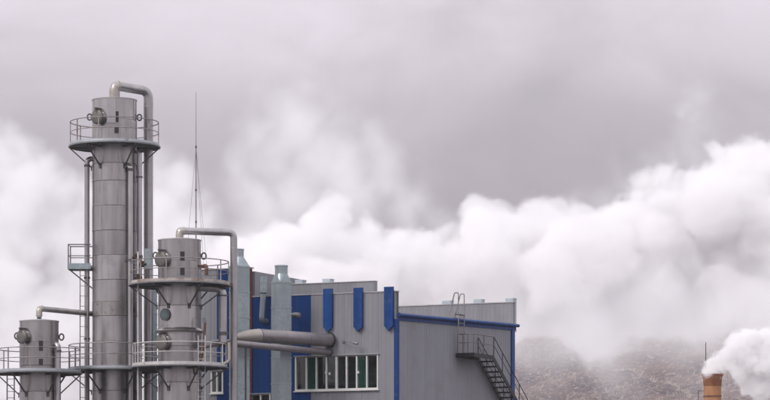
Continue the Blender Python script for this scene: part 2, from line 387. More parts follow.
def platform(root, z, r_in, r_out, a_posts, a_br, mat='deck', rail='rail', h=1.1, a0=0.0, a1=2 * PI, drop=0.9, toe=0.075):
    p = part('platform', root)
    full = abs(a1 - a0 - 2 * PI) < 1e-6
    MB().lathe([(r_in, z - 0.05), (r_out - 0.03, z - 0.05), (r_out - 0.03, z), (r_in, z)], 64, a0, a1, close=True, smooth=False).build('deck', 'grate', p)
    MB().lathe([(r_out - 0.025, z - 0.055), (r_out, z - 0.055), (r_out, z + toe), (r_out - 0.025, z + toe)], 72, a0, a1, close=True).build('toe_board', mat, p)
    MB().lathe([(r_out + 0.003, z - 0.11), (r_out + 0.05, z - 0.11), (r_out + 0.05, z - 0.045), (r_out + 0.003, z - 0.045)], 72, a0, a1, close=True).build('edge_channel', 'lamp', p)
    for nm, hh, rr in (('top_rail', h, 0.026), ('middle_rail', h * 0.55, 0.021)):
        n = 72; pts = [((r_out - 0.05) * math.cos(a0 + (a1 - a0) * i / n), (r_out - 0.05) * math.sin(a0 + (a1 - a0) * i / n), z + hh) for i in range(n if full else n + 1)]
        MB().tube(pts, rr, 6, closed=full).build(nm, rail, p)
    pm = MB().box(-0.022, 0.022, -0.022, 0.022, 0, h).mesh('railing_post', rail)
    for a in a_posts: inst('railing_post', pm, p, ((r_out - 0.05) * math.cos(R(a)), (r_out - 0.05) * math.sin(R(a)), z + 0.003), R(a))
    bm = MB().bar((r_in - 0.02, 0, -0.14), (r_out - 0.02, 0, -0.14), 0.07, 0.09).bar((r_out - 0.08, 0, -0.19), (r_in + 0.01, 0, -0.19 - drop), 0.055, 0.055).box(r_in - 0.01, r_in + 0.03, -0.06, 0.06, -0.34 - drop, -0.10 - drop).mesh('bracket', 'strut')
    for a in a_br: inst('bracket', bm, p, (0, 0, z), R(a))
    return p

def manhole(root, r, ang, z, rad=0.32, length=0.22, glassy=False):
    """flanged nozzle with a domed cover and a davit, pointing outward"""
    a = R(ang); ux = Vector((math.cos(a), math.sin(a), 0)); c = ux * r + Vector((0, 0, z))
    p = MB().tube([c - ux * 0.25, c + ux * length], rad * 0.86, 28).build('manhole', 'clad', root)
    MB().tube([c + ux * length, c + ux * (length + 0.05)], rad * 1.08, 28).build('flange', 'core', p)
    if glassy:
        MB().tube([c + ux * (length + 0.051), c + ux * (length + 0.065)], rad * 0.85, 28).build('sight_pane', 'room', p)
        return p
    pts, rs = [], []
    for k in range(7):
        f = k / 6 * PI / 2; pts.append(c + ux * (length + 0.051 + 0.06 * math.sin(f))); rs.append(max(rad * math.cos(f), 0.012))
    MB().tube(pts, rs, 28).build('cover', 'cover', p)
    t = Vector((-ux.y, ux.x, 0)); hgt = rad * 1.2
    d = MB().bar(c + Vector((0, 0, hgt)) - ux * 0.1, c + Vector((0, 0, hgt)) + ux * (length + 0.2), 0.07, 0.09)
    d.bar(c + Vector((0, 0, hgt)) + ux * (length + 0.16), c + Vector((0, 0, rad * 0.7)) + ux * (length + 0.16), 0.05, 0.05)
    d.bar(c + Vector((0, 0, hgt)) + t * rad * 0.9 - ux * 0.1, c + Vector((0, 0, hgt)) + t * -rad * 0.9 - ux * 0.02, 0.05, 0.12)
    d.build('davit', 'strut', p)
    return p
def lug(root, r, ang, z):
    a = R(ang); ux = Vector((math.cos(a), math.sin(a), 0)); c = ux * (r + 0.13) + Vector((0, 0, z))
    pts = [c + ux * 0.11 * math.cos(2 * PI * k / 16) + Vector((0, 0, 0.15 * math.sin(2 * PI * k / 16))) for k in range(16)]
    MB().tube(pts, 0.038, 8, closed=True).build('lifting_lug', 'strut', root)
def shell_strip(root, r, ang, z0, z1, w=0.2, mat='darkmetal'):
    a = R(ang); c, s_ = math.cos(a), math.sin(a)
    MB().bar((c * (r + 0.012), s_ * (r + 0.012), z0), (c * (r + 0.012), s_ * (r + 0.012), z1), w, 0.05, up=(c, s_, 0)).build('slot_or_reflection_strip', mat, root)
def pipe(root, pts, r, mat='pipe', rad=0.5, flanges=(), name='pipe', seg=16):
    path = fillet(pts, rad)
    o = MB().tube(path, r, seg).build(name, mat, root)
    for (a, b) in flanges: MB().tube([a, b], r * 1.22, seg).build('flange', 'strut', o)
    return o
def vflange(x, y, z, h=0.07): return (Vector((x, y, z - h / 2)), Vector((x, y, z + h / 2)))
def ladder(root, x, y, z0, z1, w=0.42, ang=0.0, mat='rail', cage=None, step=0.3):
    p = part('ladder', root); p.location = (x, y, 0); p.rotation_euler = (0, 0, R(ang))
    for s_ in (-1, 1): MB().box(s_ * w / 2 - 0.025, s_ * w / 2 + 0.025, -0.018, 0.018, z0, z1).build('stile', mat, p)
    rm = MB().tube([(-w / 2 + 0.02, 0, 0), (w / 2 - 0.02, 0, 0)], 0.016, 6).mesh('rung', mat)
    z = z0 + 0.2
    while z < z1 - 0.05:
        inst('rung', rm, p, (0, 0, z)); z += step
    return p
def seams_px(ys, D): return [PZ(y, D) for y in ys]
def more_seams(lst, step=1.22):
    z = lst[-1]
    while z > 1.9: z -= step; lst.append(z)
    return lst

# ---------------- tall column
D = 158.0; k = FOC / D
A = thing('process_column', 'tallest steel column, ringed by a railed platform under its bent overhead pipe', 'column', (PX(114.5, D), D, 0), group='steel process columns')
rA = 22.3 / k; zA = PZ(100.5, D)
shell(A, rA, zA, more_seams(seams_px([121, 143, 165, 182.5, 207.3, 232, 256.6, 281, 303, 317, 342], D)), worn=(9,))
za1 = PZ(145.5, D)
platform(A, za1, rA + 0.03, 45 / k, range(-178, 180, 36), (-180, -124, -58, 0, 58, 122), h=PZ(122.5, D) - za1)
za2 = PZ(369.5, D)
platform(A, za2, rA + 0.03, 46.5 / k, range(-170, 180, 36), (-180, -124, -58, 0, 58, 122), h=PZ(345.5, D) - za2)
manhole(A, rA, -124, PZ(120, D), 0.34)
lug(A, rA, 180, PZ(117, D)); lug(A, rA, 0, PZ(117.5, D))
shell_strip(A, rA, -80, PZ(125, D), PZ(114.5, D)); shell_strip(A, rA, -80, PZ(136, D), PZ(129.5, D))
shell_strip(A, rA, -93, PZ(126, D), PZ(101.5, D), 0.42, 'pipe')  # bluish upright strip imitating a reflection on the shell, not a slot
# overhead pipe with gored elbow
xo = (147 - 114.5) / k; zo = PZ(85.5, D)
o = pipe(A, [(0, 0, zA + 0.35), (0, 0, zo), (xo, 0.9, zo - 0.15), (xo, 0.9, 0.2)], 0.235, 'pipe', 0.42, [], 'overhead_pipe', 20)
MB().tube([(0, 0, zA + 0.0), (0, 0, zA + 0.22)], 0.19, 20).build('nozzle', 'darkmetal', o)
el = fillet([(0, 0, zo - 0.62), (0, 0, zo), (0.62, 0.34, zo - 0.05)], 0.42, 6)
MB().tube([(0, 0, zo - 0.65)] + el[:7], 0.262, 20).build('elbow', 'elbow', o)
for q in (0, 3, 6): MB().tube([el[q], el[q] + (el[q + 1] - el[q]).normalized() * 0.03], 0.275, 20).build('gore_band', 'elbow', o)
for yy in (104, 128, 175, 205, 232): MB().tube([(xo, 0.9, PZ(yy, D) - 0.02), (xo, 0.9, PZ(yy, D) + 0.02)], 0.243, 20).build('jacket_band', 'coping', o)
x2 = (140 - 114.5) / k
pipe(A, [(0.8, -0.15, PZ(151, D)), (x2, -0.35, PZ(151, D)), (x2, -0.35, 0.2)], 0.135, 'pipe', 0.3, [vflange(x2, -0.35, PZ(178, D)), vflange(x2, -0.35, PZ(258, D), 0.2)])
x3 = (131.8 - 114.5) / k
pipe(A, [(0.4, -0.6, PZ(168, D)), (x3, -0.93, PZ(168, D)), (x3, -0.93, 0.2)], 0.135, 'pipe', 0.2, [vflange(x3, -0.93, PZ(172, D), 0.14), vflange(x3, -0.93, PZ(262, D), 0.1)])
x4 = -(114.5 - 87.2) / k
pipe(A, [(-0.7, 0.0, PZ(159, D)), (x4, -0.1, PZ(159, D)), (x4, -0.1, 0.2)], 0.125, 'pipe', 0.25, [vflange(x4, -0.1, PZ(166, D), 0.1), vflange(x4, -0.1, PZ(278, D), 0.1), vflange(x4, -0.1, PZ(339, D), 0.1)])
# small side platform on the left flank
zs_ = PZ(268, D)
p = part('side_platform', A)
xl, xr = -(114.5 - 69) / k, -rA - 0.02
MB().box(xl, xr, -0.55, 0.55, zs_ - 0.05, zs_).build('deck', 'grate', p)
b = MB().box(xl - 0.02, xl - 0.003, -0.58, 0.58, zs_ - 0.10, zs_ + 0.18).box(xl - 0.003, xr, -0.58, -0.553, zs_ - 0.10, zs_ + 0.18).box(xl - 0.003, xr, 0.553, 0.58, zs_ - 0.10, zs_ + 0.18)
b.build('toe_board', 'galv', p)
hp = PZ(245.5, D) - zs_
for nm, hh, rr in (('top_rail', hp, 0.03), ('middle_rail', hp * 0.5, 0.024)):
    MB().tube([(xr, -0.54, zs_ + hh), (xl + 0.02, -0.54, zs_ + hh), (xl + 0.02, 0.54, zs_ + hh), (xr, 0.54, zs_ + hh)], rr, 6).build(nm, 'strut', p)
pm = MB().box(-0.026, 0.026, -0.026, 0.026, 0, hp).mesh('railing_post', 'strut')
for q in ((xl + 0.02, -0.54), (xl + 0.02, 0.54), (xr - 0.12, -0.54)): inst('railing_post', pm, p, (q[0], q[1], zs_ + 0.003))
bm = MB().bar((xl + 0.05, 0, zs_ - 0.1), (xr + 0.02, 0, zs_ - 1.0), 0.06, 0.06).mesh('bracket', 'strut')
inst('bracket', bm, p, (0, -0.45, 0)); inst('bracket', bm, p, (0, 0.45, 0))
ladder(A, -(114.5 - 84.6) / k, -0.42, 0.3, zs_ - 0.1, 0.36, 0, 'rail', step=0.5)

# ---------------- middle column
D = 154.0; k = FOC / D
B = thing('process_column', 'middle-height steel column with two railed platforms, a flange ring and a round sight port', 'column', (PX(179.6, D), D, 0), group='steel process columns')
rB = 21.5 / k; zB = PZ(240.5, D)
shell(B, rB, zB, more_seams(seams_px([262, 284, 306.5, 331, 347, 383], D)))
zb1 = PZ(284, D); zb2 = PZ(366, D)
platform(B, zb1, rB + 0.03, 50 / k, range(-174, 180, 36), (-172, -117, -60, -8, 58, 122), 'deckrust', h=PZ(262, D) - zb1, toe=0.09)
platform(B, zb2, rB + 0.03, 47.5 / k, (-178, -158, -135, -45, -20, 0, 30, 60, 90, 120, 150), (-172, -117, -62, -8, 58, 122), 'railwhite', 'railwhite', h=PZ(344.5, D) - zb2, toe=0.10)
manhole(B, rB, -131, PZ(261, D), 0.36)
manhole(B, rB, -129, PZ(343.5, D), 0.36)
manhole(B, rB, -126, PZ(316, D), 0.27, 0.04, True)
lug(B, rB, 180, PZ(255.5, D)); lug(B, rB, 0, PZ(256, D))
shell_strip(B, rB, -79, PZ(262.5, D), PZ(253.5, D), 0.21); shell_strip(B, rB, -79, PZ(277, D), PZ(269.5, D), 0.21)
MB().lathe([(rB, PZ(333, D)), (rB + 0.13, PZ(333, D)), (rB + 0.16, PZ(331.5, D)), (rB + 0.13, PZ(330.5, D)), (rB, PZ(328.5, D))], 56, close=True).build('flange_ring', 'clad', B)
xo = (233.2 - 179.6) / k; zo = PZ(230.8, D)
o = pipe(B, [(0, 0, zB + 0.25), (0, 0, zo), (xo, 0.55, zo - 0.03), (xo, 0.55, 0.2)], 0.172, 'pipe', 0.3, [], 'overhead_pipe', 20)
MB().tube([(0, 0, zB), (0, 0, zB + 0.2)], 0.135, 16).build('nozzle', 'darkmetal', o)
el = fillet([(0, 0, zo - 0.42), (0, 0, zo), (0.42, 0.09, zo)], 0.3, 6)
MB().tube(el[:8], 0.186, 20).build('elbow', 'elbow', o)
for q in (0, 4, 7): MB().tube([el[q], el[q] + (el[q + 1] - el[q]).normalized() * 0.03], 0.2, 20).build('gore_band', 'elbow', o)
for yy in (247, 290, 330, 372): MB().tube([(xo, 0.55, PZ(yy, D) - 0.02), (xo, 0.55, PZ(yy, D) + 0.02)], 0.18, 20).build('jacket_band', 'coping', o)
for xx in (1.1, 1.95): MB().tube([(xx, 0.235 * xx / 1.1, zo - 0.003), (xx + 0.04, 0.235 * (xx + 0.04) / 1.1, zo - 0.003)], 0.18, 20).build('jacket_band', 'coping', o)
xd = (223.2 - 179.6) / k
pipe(B, [(0.9, -0.25, PZ(287.5, D)), (xd, -0.25, PZ(289, D)), (xd, -0.25, PZ(343, D))], 0.20, 'pipe', 0.4, [vflange(xd, -0.25, PZ(296, D), 0.06), vflange(xd, -0.25, PZ(334, D), 0.16)])
# rusty elbow nozzle beside the upper platform
pipe(B, [(0.95, -0.2, PZ(268, D)), (1.32, -0.45, PZ(266, D)), (1.32, -0.45, PZ(276, D))], 0.09, 'rusty', 0.12)
pipe(B, [(0.85, -0.7, PZ(375, D)), (1.2, -0.95, PZ(352, D)), (1.28, -0.95, PZ(324, D))], 0.06, 'rusty', 0.2)
pipe(B, [((229.5 - 179.6) / k, -0.5, PZ(343, D)), ((229.5 - 179.6) / k, -0.5, PZ(362, D)), (1.9, -0.6, PZ(367, D))], 0.08, 'elbow', 0.2)
ladder(B, (203 - 179.6) / k, -1.12, 0.3, PZ(337, D), 0.33, 12, 'railwhite', step=0.3)
# valve cluster and box on the upper platform
for vx, vy, vz in ((-1.95, -0.6, 0.25), (-1.75, -0.5, 0.9), (-2.05, -0.35, 1.25)):
    q = MB().tube([(vx, vy, zb1 + vz - 0.14), (vx, vy, zb1 + vz + 0.14)], 0.10, 12).tube([(vx - 0.2, vy, zb1 + vz), (vx + 0.2, vy, zb1 + vz)], 0.06, 10).build('valve', 'darkmetal', B)
    c = Vector((vx, vy - 0.16, zb1 + vz + 0.06)); MB().tube([c + Vector((0.10 * math.cos(t * PI / 6), 0, 0.10 * math.sin(t * PI / 6))) for t in range(12)], 0.018, 6, closed=True).bar(c + Vector((0, 0.12, 0)), c, 0.02, 0.02).bar(c - Vector((0.1, 0, 0)), c + Vector((0.1, 0, 0)), 0.015, 0.015).build('handwheel', 'rusty', q)
pipe(B, [(-1.95, -0.6, zb1 + 1.5), (-1.95, -0.6, zb1 - 0.3), (-1.95, -0.6, 0.2)], 0.05, 'railwhite')
q = MB().box(-1.72, -1.33, 0.5, 0.75, zb1 + 0.75, zb1 + 1.75).build('control_box', 'galv', B)
MB().box(-1.69, -1.36, 0.485, 0.499, zb1 + 0.78, zb1 + 1.72).build('door', 'galv', q)
MB().box(-1.56, -1.50, 0.55, 0.65, zb1 + 0.005, zb1 + 0.75).build('box_leg', 'strut', B)
c = Vector((1.24, -0.92, PZ(322, D)))
q = MB().tube([c + Vector((0, 0, -0.1)), c + Vector((0, 0, 0.12))], 0.075, 12).build('work_lamp', 'lamp', B)

# ---------------- short column
D = 155.0; k = FOC / D
C = thing('process_column', 'shortest steel column, at the left edge, with a round cover and a thin overhead pipe', 'column', (PX(39.2, D), D, 0), group='steel process columns')
rC = 19.6 / k; zC = PZ(321.5, D)
shell(C, rC, zC, more_seams(seams_px([343, 366, 392], D)), 'clad')
zc1 = PZ(372, D)
platform(C, zc1, rC + 0.03, 42 / k, range(-168, 180, 36), (-180, -124, -58, -2, 58, 122), 'deck', h=PZ(349.5, D) - zc1, toe=0.08)
manhole(C, rC, -128, PZ(338, D), 0.32)
lug(C, rC, 180, PZ(336, D)); lug(C, rC, 0, PZ(337, D))
shell_strip(C, rC, -79, PZ(352, D), PZ(342, D), 0.2); shell_strip(C, rC, -79, PZ(366, D), PZ(360, D), 0.2)
zo = PZ(308.6, D); dx = A.location.x - C.location.x; dy = A.location.y - C.location.y
ux = Vector((dx, dy, 0)).normalized(); end = Vector((dx - rA * 0.97, dy + 0.28, 0)); ux = end.normalized()
o = pipe(C, [(0, 0, zC + 0.22), (0, 0, zo), (end.x, end.y, zo)], 0.135, 'pipe', 0.28, [], 'overhead_pipe', 18)
MB().tube([(0, 0, zC), (0, 0, zC + 0.2)], 0.11, 16).build('nozzle', 'darkmetal', o)
el = fillet([(0, 0, zo - 0.36), (0, 0, zo), (ux.x * 0.36, ux.y * 0.36, zo)], 0.28, 6)
MB().tube(el[:8], 0.152, 18).build('elbow', 'elbow', o)
for q in (0, 4, 7): MB().tube([el[q], el[q] + (el[q + 1] - el[q]).normalized() * 0.025], 0.165, 18).build('gore_band', 'elbow', o)
xp = (59.3 - 39.2) / k
pipe(C, [(0.6, -0.2, PZ(345, D)), (xp, -0.62, PZ(345, D)), (xp, -0.62, 0.2)], 0.14, 'pipe', 0.22, [vflange(xp, -0.62, PZ(352, D), 0.1)])
ladder(C, -(39.2 - 13.5) / k, -1.15, 0.3, zc1 - 0.02, 0.38, -20, 'strut')
MB().box(-1.62, -1.35, -1.2, -1.1, 0.0, 0.31).build('ladder_foot', 'strut', C)

# galvanised cable duct standing between the columns
def square_duct(label, xpx, D, half, ytop_body, seam_ys, y_neck, y_top, r_neck, rz, plain=False):
    t = thing('square_duct', label, 'duct', (PX(xpx, D), D, 0), R(rz), 'square galvanised ducts')
    zs = [PZ(ytop_body, D)] + [PZ(y, D) for y in seam_ys]
    step = zs[-2] - zs[-1]
    while zs[-1] > step * 1.4: zs.append(zs[-1] - step)
    zs.append(0.0)
    for i in range(len(zs) - 1):
        h_ = half + (0.003 if i % 2 else 0)
        b = MB().box(-h_, h_, -h_, h_, zs[i + 1] + 0.03, zs[i] - 0.03); s = b.build('duct_section', 'galv', t)
        f = half + 0.02
        MB().box(-f, f, -f, f, zs[i] - 0.029, zs[i] + 0.029).build('flange', 'galv', t)
    if plain: return t
    z0, z1, z2 = zs[0] + 0.03, PZ(y_neck, D), PZ(y_top, D)
    # square-to-round transition
    n = 32; sq = []; ci = []
    for i in range(n):
        a = 2 * PI * i / n + PI / 4
        c, s_ = math.cos(a), math.sin(a); m_ = max(abs(c), abs(s_)); sq.append((c / m_ * half, s_ / m_ * half, z0)); ci.append((c * r_neck, s_ * r_neck, z1))
    b = MB()
    # four flat triangles and four cone corners
    corners = [(half, half), (-half, half), (-half, -half), (half, -half)]
    for qd in range(4):
        c0 = (*corners[qd], z0); c1 = (*corners[(qd + 1) % 4], z0)
        mid = PI / 2 * qd + PI / 2
        arc0 = [(r_neck * math.cos(mid - PI / 2 + PI / 2 * i / 6), r_neck * math.sin(mid - PI / 2 + PI / 2 * i / 6), z1) for i in range(7)]
        b.add([c0] + arc0, [(0, i + 1, i + 2) for i in range(6)], True)
        b.add([c0, c1, arc0[6]], [(0, 1, 2)])
    b.build('transition', 'galv', t)
    b = MB().lathe([(r_neck, z1 + 0.003), (r_neck, z2), (r_neck - 0.03, z2), (r_neck - 0.03, z1 + 0.1), (0.02, z1 + 0.1)], 28).build('round_neck', 'galv', t)
    MB().lathe([(r_neck + 0.002, z2 - 0.06), (r_neck + 0.022, z2 - 0.06), (r_neck + 0.022, z2 - 0.01), (r_neck + 0.002, z2 - 0.01)], 28, close=True).build('rim', 'galv', b)
    return t
DU = 159.0
square_duct('square galvanised duct with flared round top, the taller one, beside the dark red strip', 239.5, DU, 0.36, 267, [292.5, 318, 343, 358, 384], 257, 249, 0.215, 40)
square_duct('square galvanised duct with flared round top, in front of the blue cladding', 281.3, 160.6, 0.36, 283, [308, 333, 358, 384], 274, 265.5, 0.32, 40)
square_duct('plain grey galvanised duct standing between the tallest and middle columns', 151.0, 161.5, 0.22, 281, [292, 303, 314, 325, 336], 0, 0, 0.2, 40, True)

# ================================================================== BUILDING
YAW = R(25); cs, sn = math.cos(YAW), math.sin(YAW)
C0 = (PX(397, 160.0), 160.0)
def FU(x, v=0.0):
    q = (x - CX) / FOC
    return (q * (C0[1] + v * cs) - C0[0] - v * sn) / (cs + q * sn)
def FZ(x, y, v=0.0):
    u = FU(x, v); return PZ(y, C0[1] + v * cs - u * sn)
def SV(x, u=0.0):                     # along the side wall
    q = (x - CX) / FOC
    return (q * (C0[1] - u * sn) - C0[0] - u * cs) / (sn - q * cs)
def SZ(x, y, u=0.0):
    v = SV(x, u); return PZ(y, C0[1] - u * sn + v * cs)
BL = thing('factory_building', 'grey and blue clad factory building with a row of windows and pointed blue strips', 'building', (C0[0], C0[1], 0), -YAW)

def cladding(a0, a1, z0, z1, rib=0.26):
    """one ribbed sheet: across a0..a1, outward is -y, back at y=0"""
    prof = [(a0, -0.012)]; n = max(1, round((a1 - a0) / rib)); w = (a1 - a0) / n
    for i in range(n):
        c = a0 + (i + 0.5) * w
        prof += [(c - 0.045, -0.012), (c - 0.025, -0.024), (c + 0.025, -0.024), (c + 0.045, -0.012)]
    prof.append((a1, -0.012)); m = len(prof)
    vs = [(x, y, z) for z in (z0, z1) for x, y in prof] + [(x, 0.0, z) for z in (z0, z1) for x in (a0, a1)]
    fs = [(i, i + 1, m + i + 1, m + i) for i in range(m - 1)]
    q = 2 * m
    fs += [(0, m, q + 2, q), (m - 1, q + 1, q + 3, 2 * m - 1), (q, q + 1, q + 3, q + 2)]
    b = MB(); b.add(vs, fs)
    return b
def spans(edges, width):
    out = []
    for a, b in zip(edges[:-1], edges[1:]):
        n = max(1, round((b - a) / width))
        out += [(a + (b - a) * i / n, a + (b - a) * (i + 1) / n) for i in range(n)]
    return out

ZF = FZ(396, 291.6)                       # front wall top
ZT = FZ(225, 269.3)                       # taller left bay
UL, UT, UB0, UB1 = FU(178), FU(250.5), FU(217), FU(311)
WIN = (FU(295.3), FU(378.6), FZ(337, 390.3), FZ(337, 355.6))
WIN2 = (FU(250.8), FU(271), FZ(260, 414), FZ(260, 394))
WIN3 = (FU(211), FU(223.5), FZ(217, 393.5), FZ(217, 371))
front = MB().box(UL, UT, 0.12, 0.3, 0, ZT).build('front_wall', 'core', BL)
def wall_core(u0, u1, ztop, wins):
    es = sorted({u0, u1, *[w[0] for w in wins], *[w[1] for w in wins]})
    b = MB()
    for a, c in zip(es[:-1], es[1:]):
        w = [w for w in wins if w[0] <= a + 1e-6 and w[1] >= c - 1e-6]
        if w: b.box(a, c, 0.003, 0.2, 0, w[0][2]); b.box(a, c, 0.003, 0.2, w[0][3], ztop)
        else: b.box(a, c, 0.003, 0.2, 0, ztop)
    return b
bpy.data.objects.remove(front)
front = wall_core(UT, 0.0, ZF, [WIN, WIN2]).build('front_wall', 'core', BL)
tall = wall_core(UL, UT, ZT, [WIN3]).build('tall_bay_wall', 'core', BL)
def clad_front(parent, u0, u1, ztop, wins):
    edges = sorted({u0, u1, *[e for e in (UB0, UB1) if u0 < e < u1], *[w[0] for w in wins], *[w[1] for w in wins]})
    for a, b in spans(edges, 1.02):
        mid = (a + b) / 2; mat = 'blue' if UB0 < mid < UB1 else 'grey'
        w = [w for w in wins if w[0] < mid < w[1]]
        zr = [(0.02, ztop)] if not w else [(0.02, w[0][2] - 0.002), (w[0][3] + 0.002, ztop)]
        for z0, z1 in zr: cladding(a + 0.005, b - 0.005, z0, z1).build('cladding_panel', mat, parent)
clad_front(front, UT, -0.03, ZF, [WIN, WIN2])
clad_front(tall, UL, UT, ZT, [WIN3])
# window strip
def window(parent, W_, n, curtains=(), thick=()):
    u0, u1, z0, z1 = W_
    w = MB().box(u0 + 0.003, u0 + 0.075, -0.06, 0.15, z0 + 0.003, z1 - 0.003).build('window', 'white', parent)
    MB().box(u1 - 0.075, u1 - 0.003, -0.06, 0.15, z0 + 0.003, z1 - 0.003).build('jamb', 'white', w)
    MB().box(u0 + 0.076, u1 - 0.076, -0.06, 0.15, z1 - 0.06, z1 - 0.003).build('head_rail', 'grey', w)
    MB().box(u0 + 0.076, u1 - 0.076, -0.06, 0.15, z0 + 0.003, z0 + 0.085).build('bottom_rail', 'white', w)
    MB().box(u0 - 0.05, u1 + 0.05, -0.13, -0.064, z0 - 0.05, z0 + 0.0).build('sill', 'white', w)
    MB().box(u0 - 0.04, u1 + 0.06, -0.12, -0.036, z1 + 0.003, z1 + 0.035).build('drip_rail', 'coping', w)
    pw = (u1 - u0 - 0.15) / n
    for i in range(n):
        a = u0 + 0.075 + i * pw
        if i: 
            t = 0.05 if i in thick else 0.034
            MB().box(a - t, a + t, -0.055, 0.12, z0 + 0.087, z1 - 0.062).build('mullion', 'white', w)
        MB().box(a + 0.052, a + pw - 0.052, 0.035, 0.043, z0 + 0.088, z1 - 0.063).build('pane', 'glass', w)
        if i in curtains:
            b = MB(); m_ = 14; vs = []
            for q in range(m_ + 1):
                xx = a + 0.03 + (pw - 0.06) * q / m_
                vs += [(xx, 0.085 + 0.025 * math.sin(q * 2.1), z0 + 0.05), (xx, 0.085 + 0.025 * math.sin(q * 2.1), z1 - 0.02)]
            b.add(vs, [(2*q, 2*q+2, 2*q+3, 2*q+1) for q in range(m_)], True); b.build('curtain', curtains[i], w)
    MB().box(u0 - 0.3, u1 + 0.3, 1.8, 1.9, z0 - 0.8, z1 + 0.5).box(u0 - 0.3, u1 + 0.3, 0.32, 1.8, z0 - 0.8, z0 - 0.7).box(u0 - 0.3, u1 + 0.3, 0.32, 1.8, z1 + 0.4, z1 + 0.5).box(u0 - 0.35, u0 - 0.3, 0.32, 1.8, z0 - 0.7, z1 + 0.4).box(u1 + 0.3, u1 + 0.35, 0.32, 1.8, z0 - 0.7, z1 + 0.4).build('room_lining', 'room', w)
    return w
wo = window(BL, WIN, 8, {1: 'curtain', 6: 'curtain'}, (4,))
pw = (WIN[1] - WIN[0]) / 8; zm = (WIN[2] + WIN[3]) / 2
for i, dz in ((3, 0.02), (3.35, -0.03), (6.1, 0.0)): MB().box(WIN[0] + pw * i - 0.035, WIN[0] + pw * i + 0.035, -0.085, -0.056 if i in (3,) else 0.03, zm + dz - 0.06, zm + dz + 0.06).build('handle', 'white', wo)
window(BL, WIN2, 2); window(BL, WIN3, 2)
# copings
MB().box(UT + 0.02, 0.02, -0.05, 0.26, ZF + 0.001, ZF + 0.05).build('coping', 'coping', BL)
MB().box(UL - 0.04, UT + 0.08, -0.05, 0.26, ZT + 0.001, ZT + 0.05).build('coping', 'coping', BL)
MB().box(UT + 0.005, UT + 0.11, -0.07, 0.0 - 0.036, 3.0, ZT - 0.003).build('red_trim', 'redtrim', BL)
# tall bay body, main roof, side wall
MB().box(UL + 0.05, UT + 0.15, 0.21, 6.0, 0, ZT - 0.15).build('tall_bay_body', 'grey', BL)
ZE = 14.25; SLP = 0.031; VE = SV(513)
MB().box(UT + 0.16, -0.21, 0.21, VE, ZE - 0.2, ZE - 0.05).build('roof', 'roof', BL)
side = MB().box(-0.2, -0.003, 0.21, VE, 0, ZE).build('side_wall', 'core', BL)
pv = [0.03 + (VE - 0.05) * i / 13 for i in range(14)]
for i in range(13):
    b = cladding(pv[i] + 0.004, pv[i + 1] - 0.004, 0.02, ZE, 0.29)
    b.v = [(-y, x, z) for x, y, z in b.v]; b.build('cladding_panel', 'greyside', side)
MB().box(-0.15, 0.05, -0.045, 0.028, 0, ZE - 0.2).box(0.036, 0.06, 0.03, 0.16, 0, ZE - 0.2).build('corner_trim', 'bluetrim', BL)
MB().box(0.036, 0.09, VE - 0.35, VE + 0.03, 0, ZE - 0.22 + SLP * VE).build('corner_trim', 'bluetrim', BL)
MB().box(0.036, 0.075, -0.05, VE + 0.25, ZE - 0.26, ZE + 0.10).build('fascia', 'bluetrim', BL)
b = MB().tube([(0.17, -0.12, ZE + 0.0), (0.17, VE + 0.35, ZE + 0.0)], 0.09, 14); b.build('gutter', 'bluetrim', BL)
MB().box(-0.35, 0.06, 0.27, VE + 0.2, ZE + 0.101, ZE + 0.14).build('roof_edge', 'coping', BL)
for o_ in [q for q in BL.children if q.name.split('.')[0] in ('side_wall', 'fascia', 'gutter', 'roof_edge', 'roof')] + list(side.children):
    for v_ in o_.data.vertices:              # the eave climbs gently towards the rear
        if v_.co.z > 13: v_.co.z += SLP * v_.co.y
    o_.data.update()
# blue pointed strips
for xc, yt, ys, yb in ((329.1, 289, 327.3, 332.3), (359.3, 288, 327, 331.8), (389.9, 287, 326, 331)):
    ua, ub = FU(xc - 4.4), FU(xc + 4.4); za, zs2, zb = FZ(xc, yt), FZ(xc, ys), FZ(xc, yb)
    um = (ua + ub) / 2; y0, y1 = -0.19, -0.036
    vs = [(u, y, z) for y in (y0, y1) for u, z in ((ua, za), (ub, za), (ub, zs2), (um, zb), (ua, zs2))]
    b = MB(); b.add(vs, [(0,1,2,3,4), (9,8,7,6,5)] + [(i, 5 + i, 5 + (i + 1) % 5, (i + 1) % 5) for i in range(5)]); b.build('pointed_strip', 'bluetrim', BL)
# raised roof block behind the front wall, with vents
VU = 2.6; ZU = FZ(374, 281.3, VU)
u0, u1 = FU(252, VU), FU(374.3, VU)
up = MB().box(u0, u1, VU + 0.003, VU + 0.3, ZE - 0.05, ZU).build('roof_parapet_wall', 'core', BL)
for a, b_ in spans([u0, u1], 1.05): cladding(a + 0.004, b_ - 0.004, ZE, ZU).build('cladding_panel', 'grey', up)
for o in up.children: o.location.y = VU
MB().box(u0 - 0.02, u1 + 0.04, VU - 0.05, VU + 0.33, ZU + 0.001, ZU + 0.04).build('coping', 'coping', up)
MB().box(u1 + 0.001, u1 + 0.03, VU, VU + 0.3, ZE, ZU).build('end_panel', 'grey', up)
def vent(parent, xa, xb, yt, v, ztop):
    ua, ub = FU(xa, v), FU(xb, v); zt = FZ((xa + xb) / 2, yt, v)
    b = MB().box(ua, ub, v - 0.1, v + 0.4, 14.4, zt - 0.035).build('roof_vent', 'vent', parent)
    MB().box(ua - 0.025, ub + 0.025, v - 0.05, v + 0.43, zt - 0.034, zt).build('vent_cap', 'vent', b)
vent(BL, 295.8, 302.8, 279.8, VU + 0.45, ZU); vent(BL, 323.2, 330.6, 278.8, VU + 0.45, ZU)
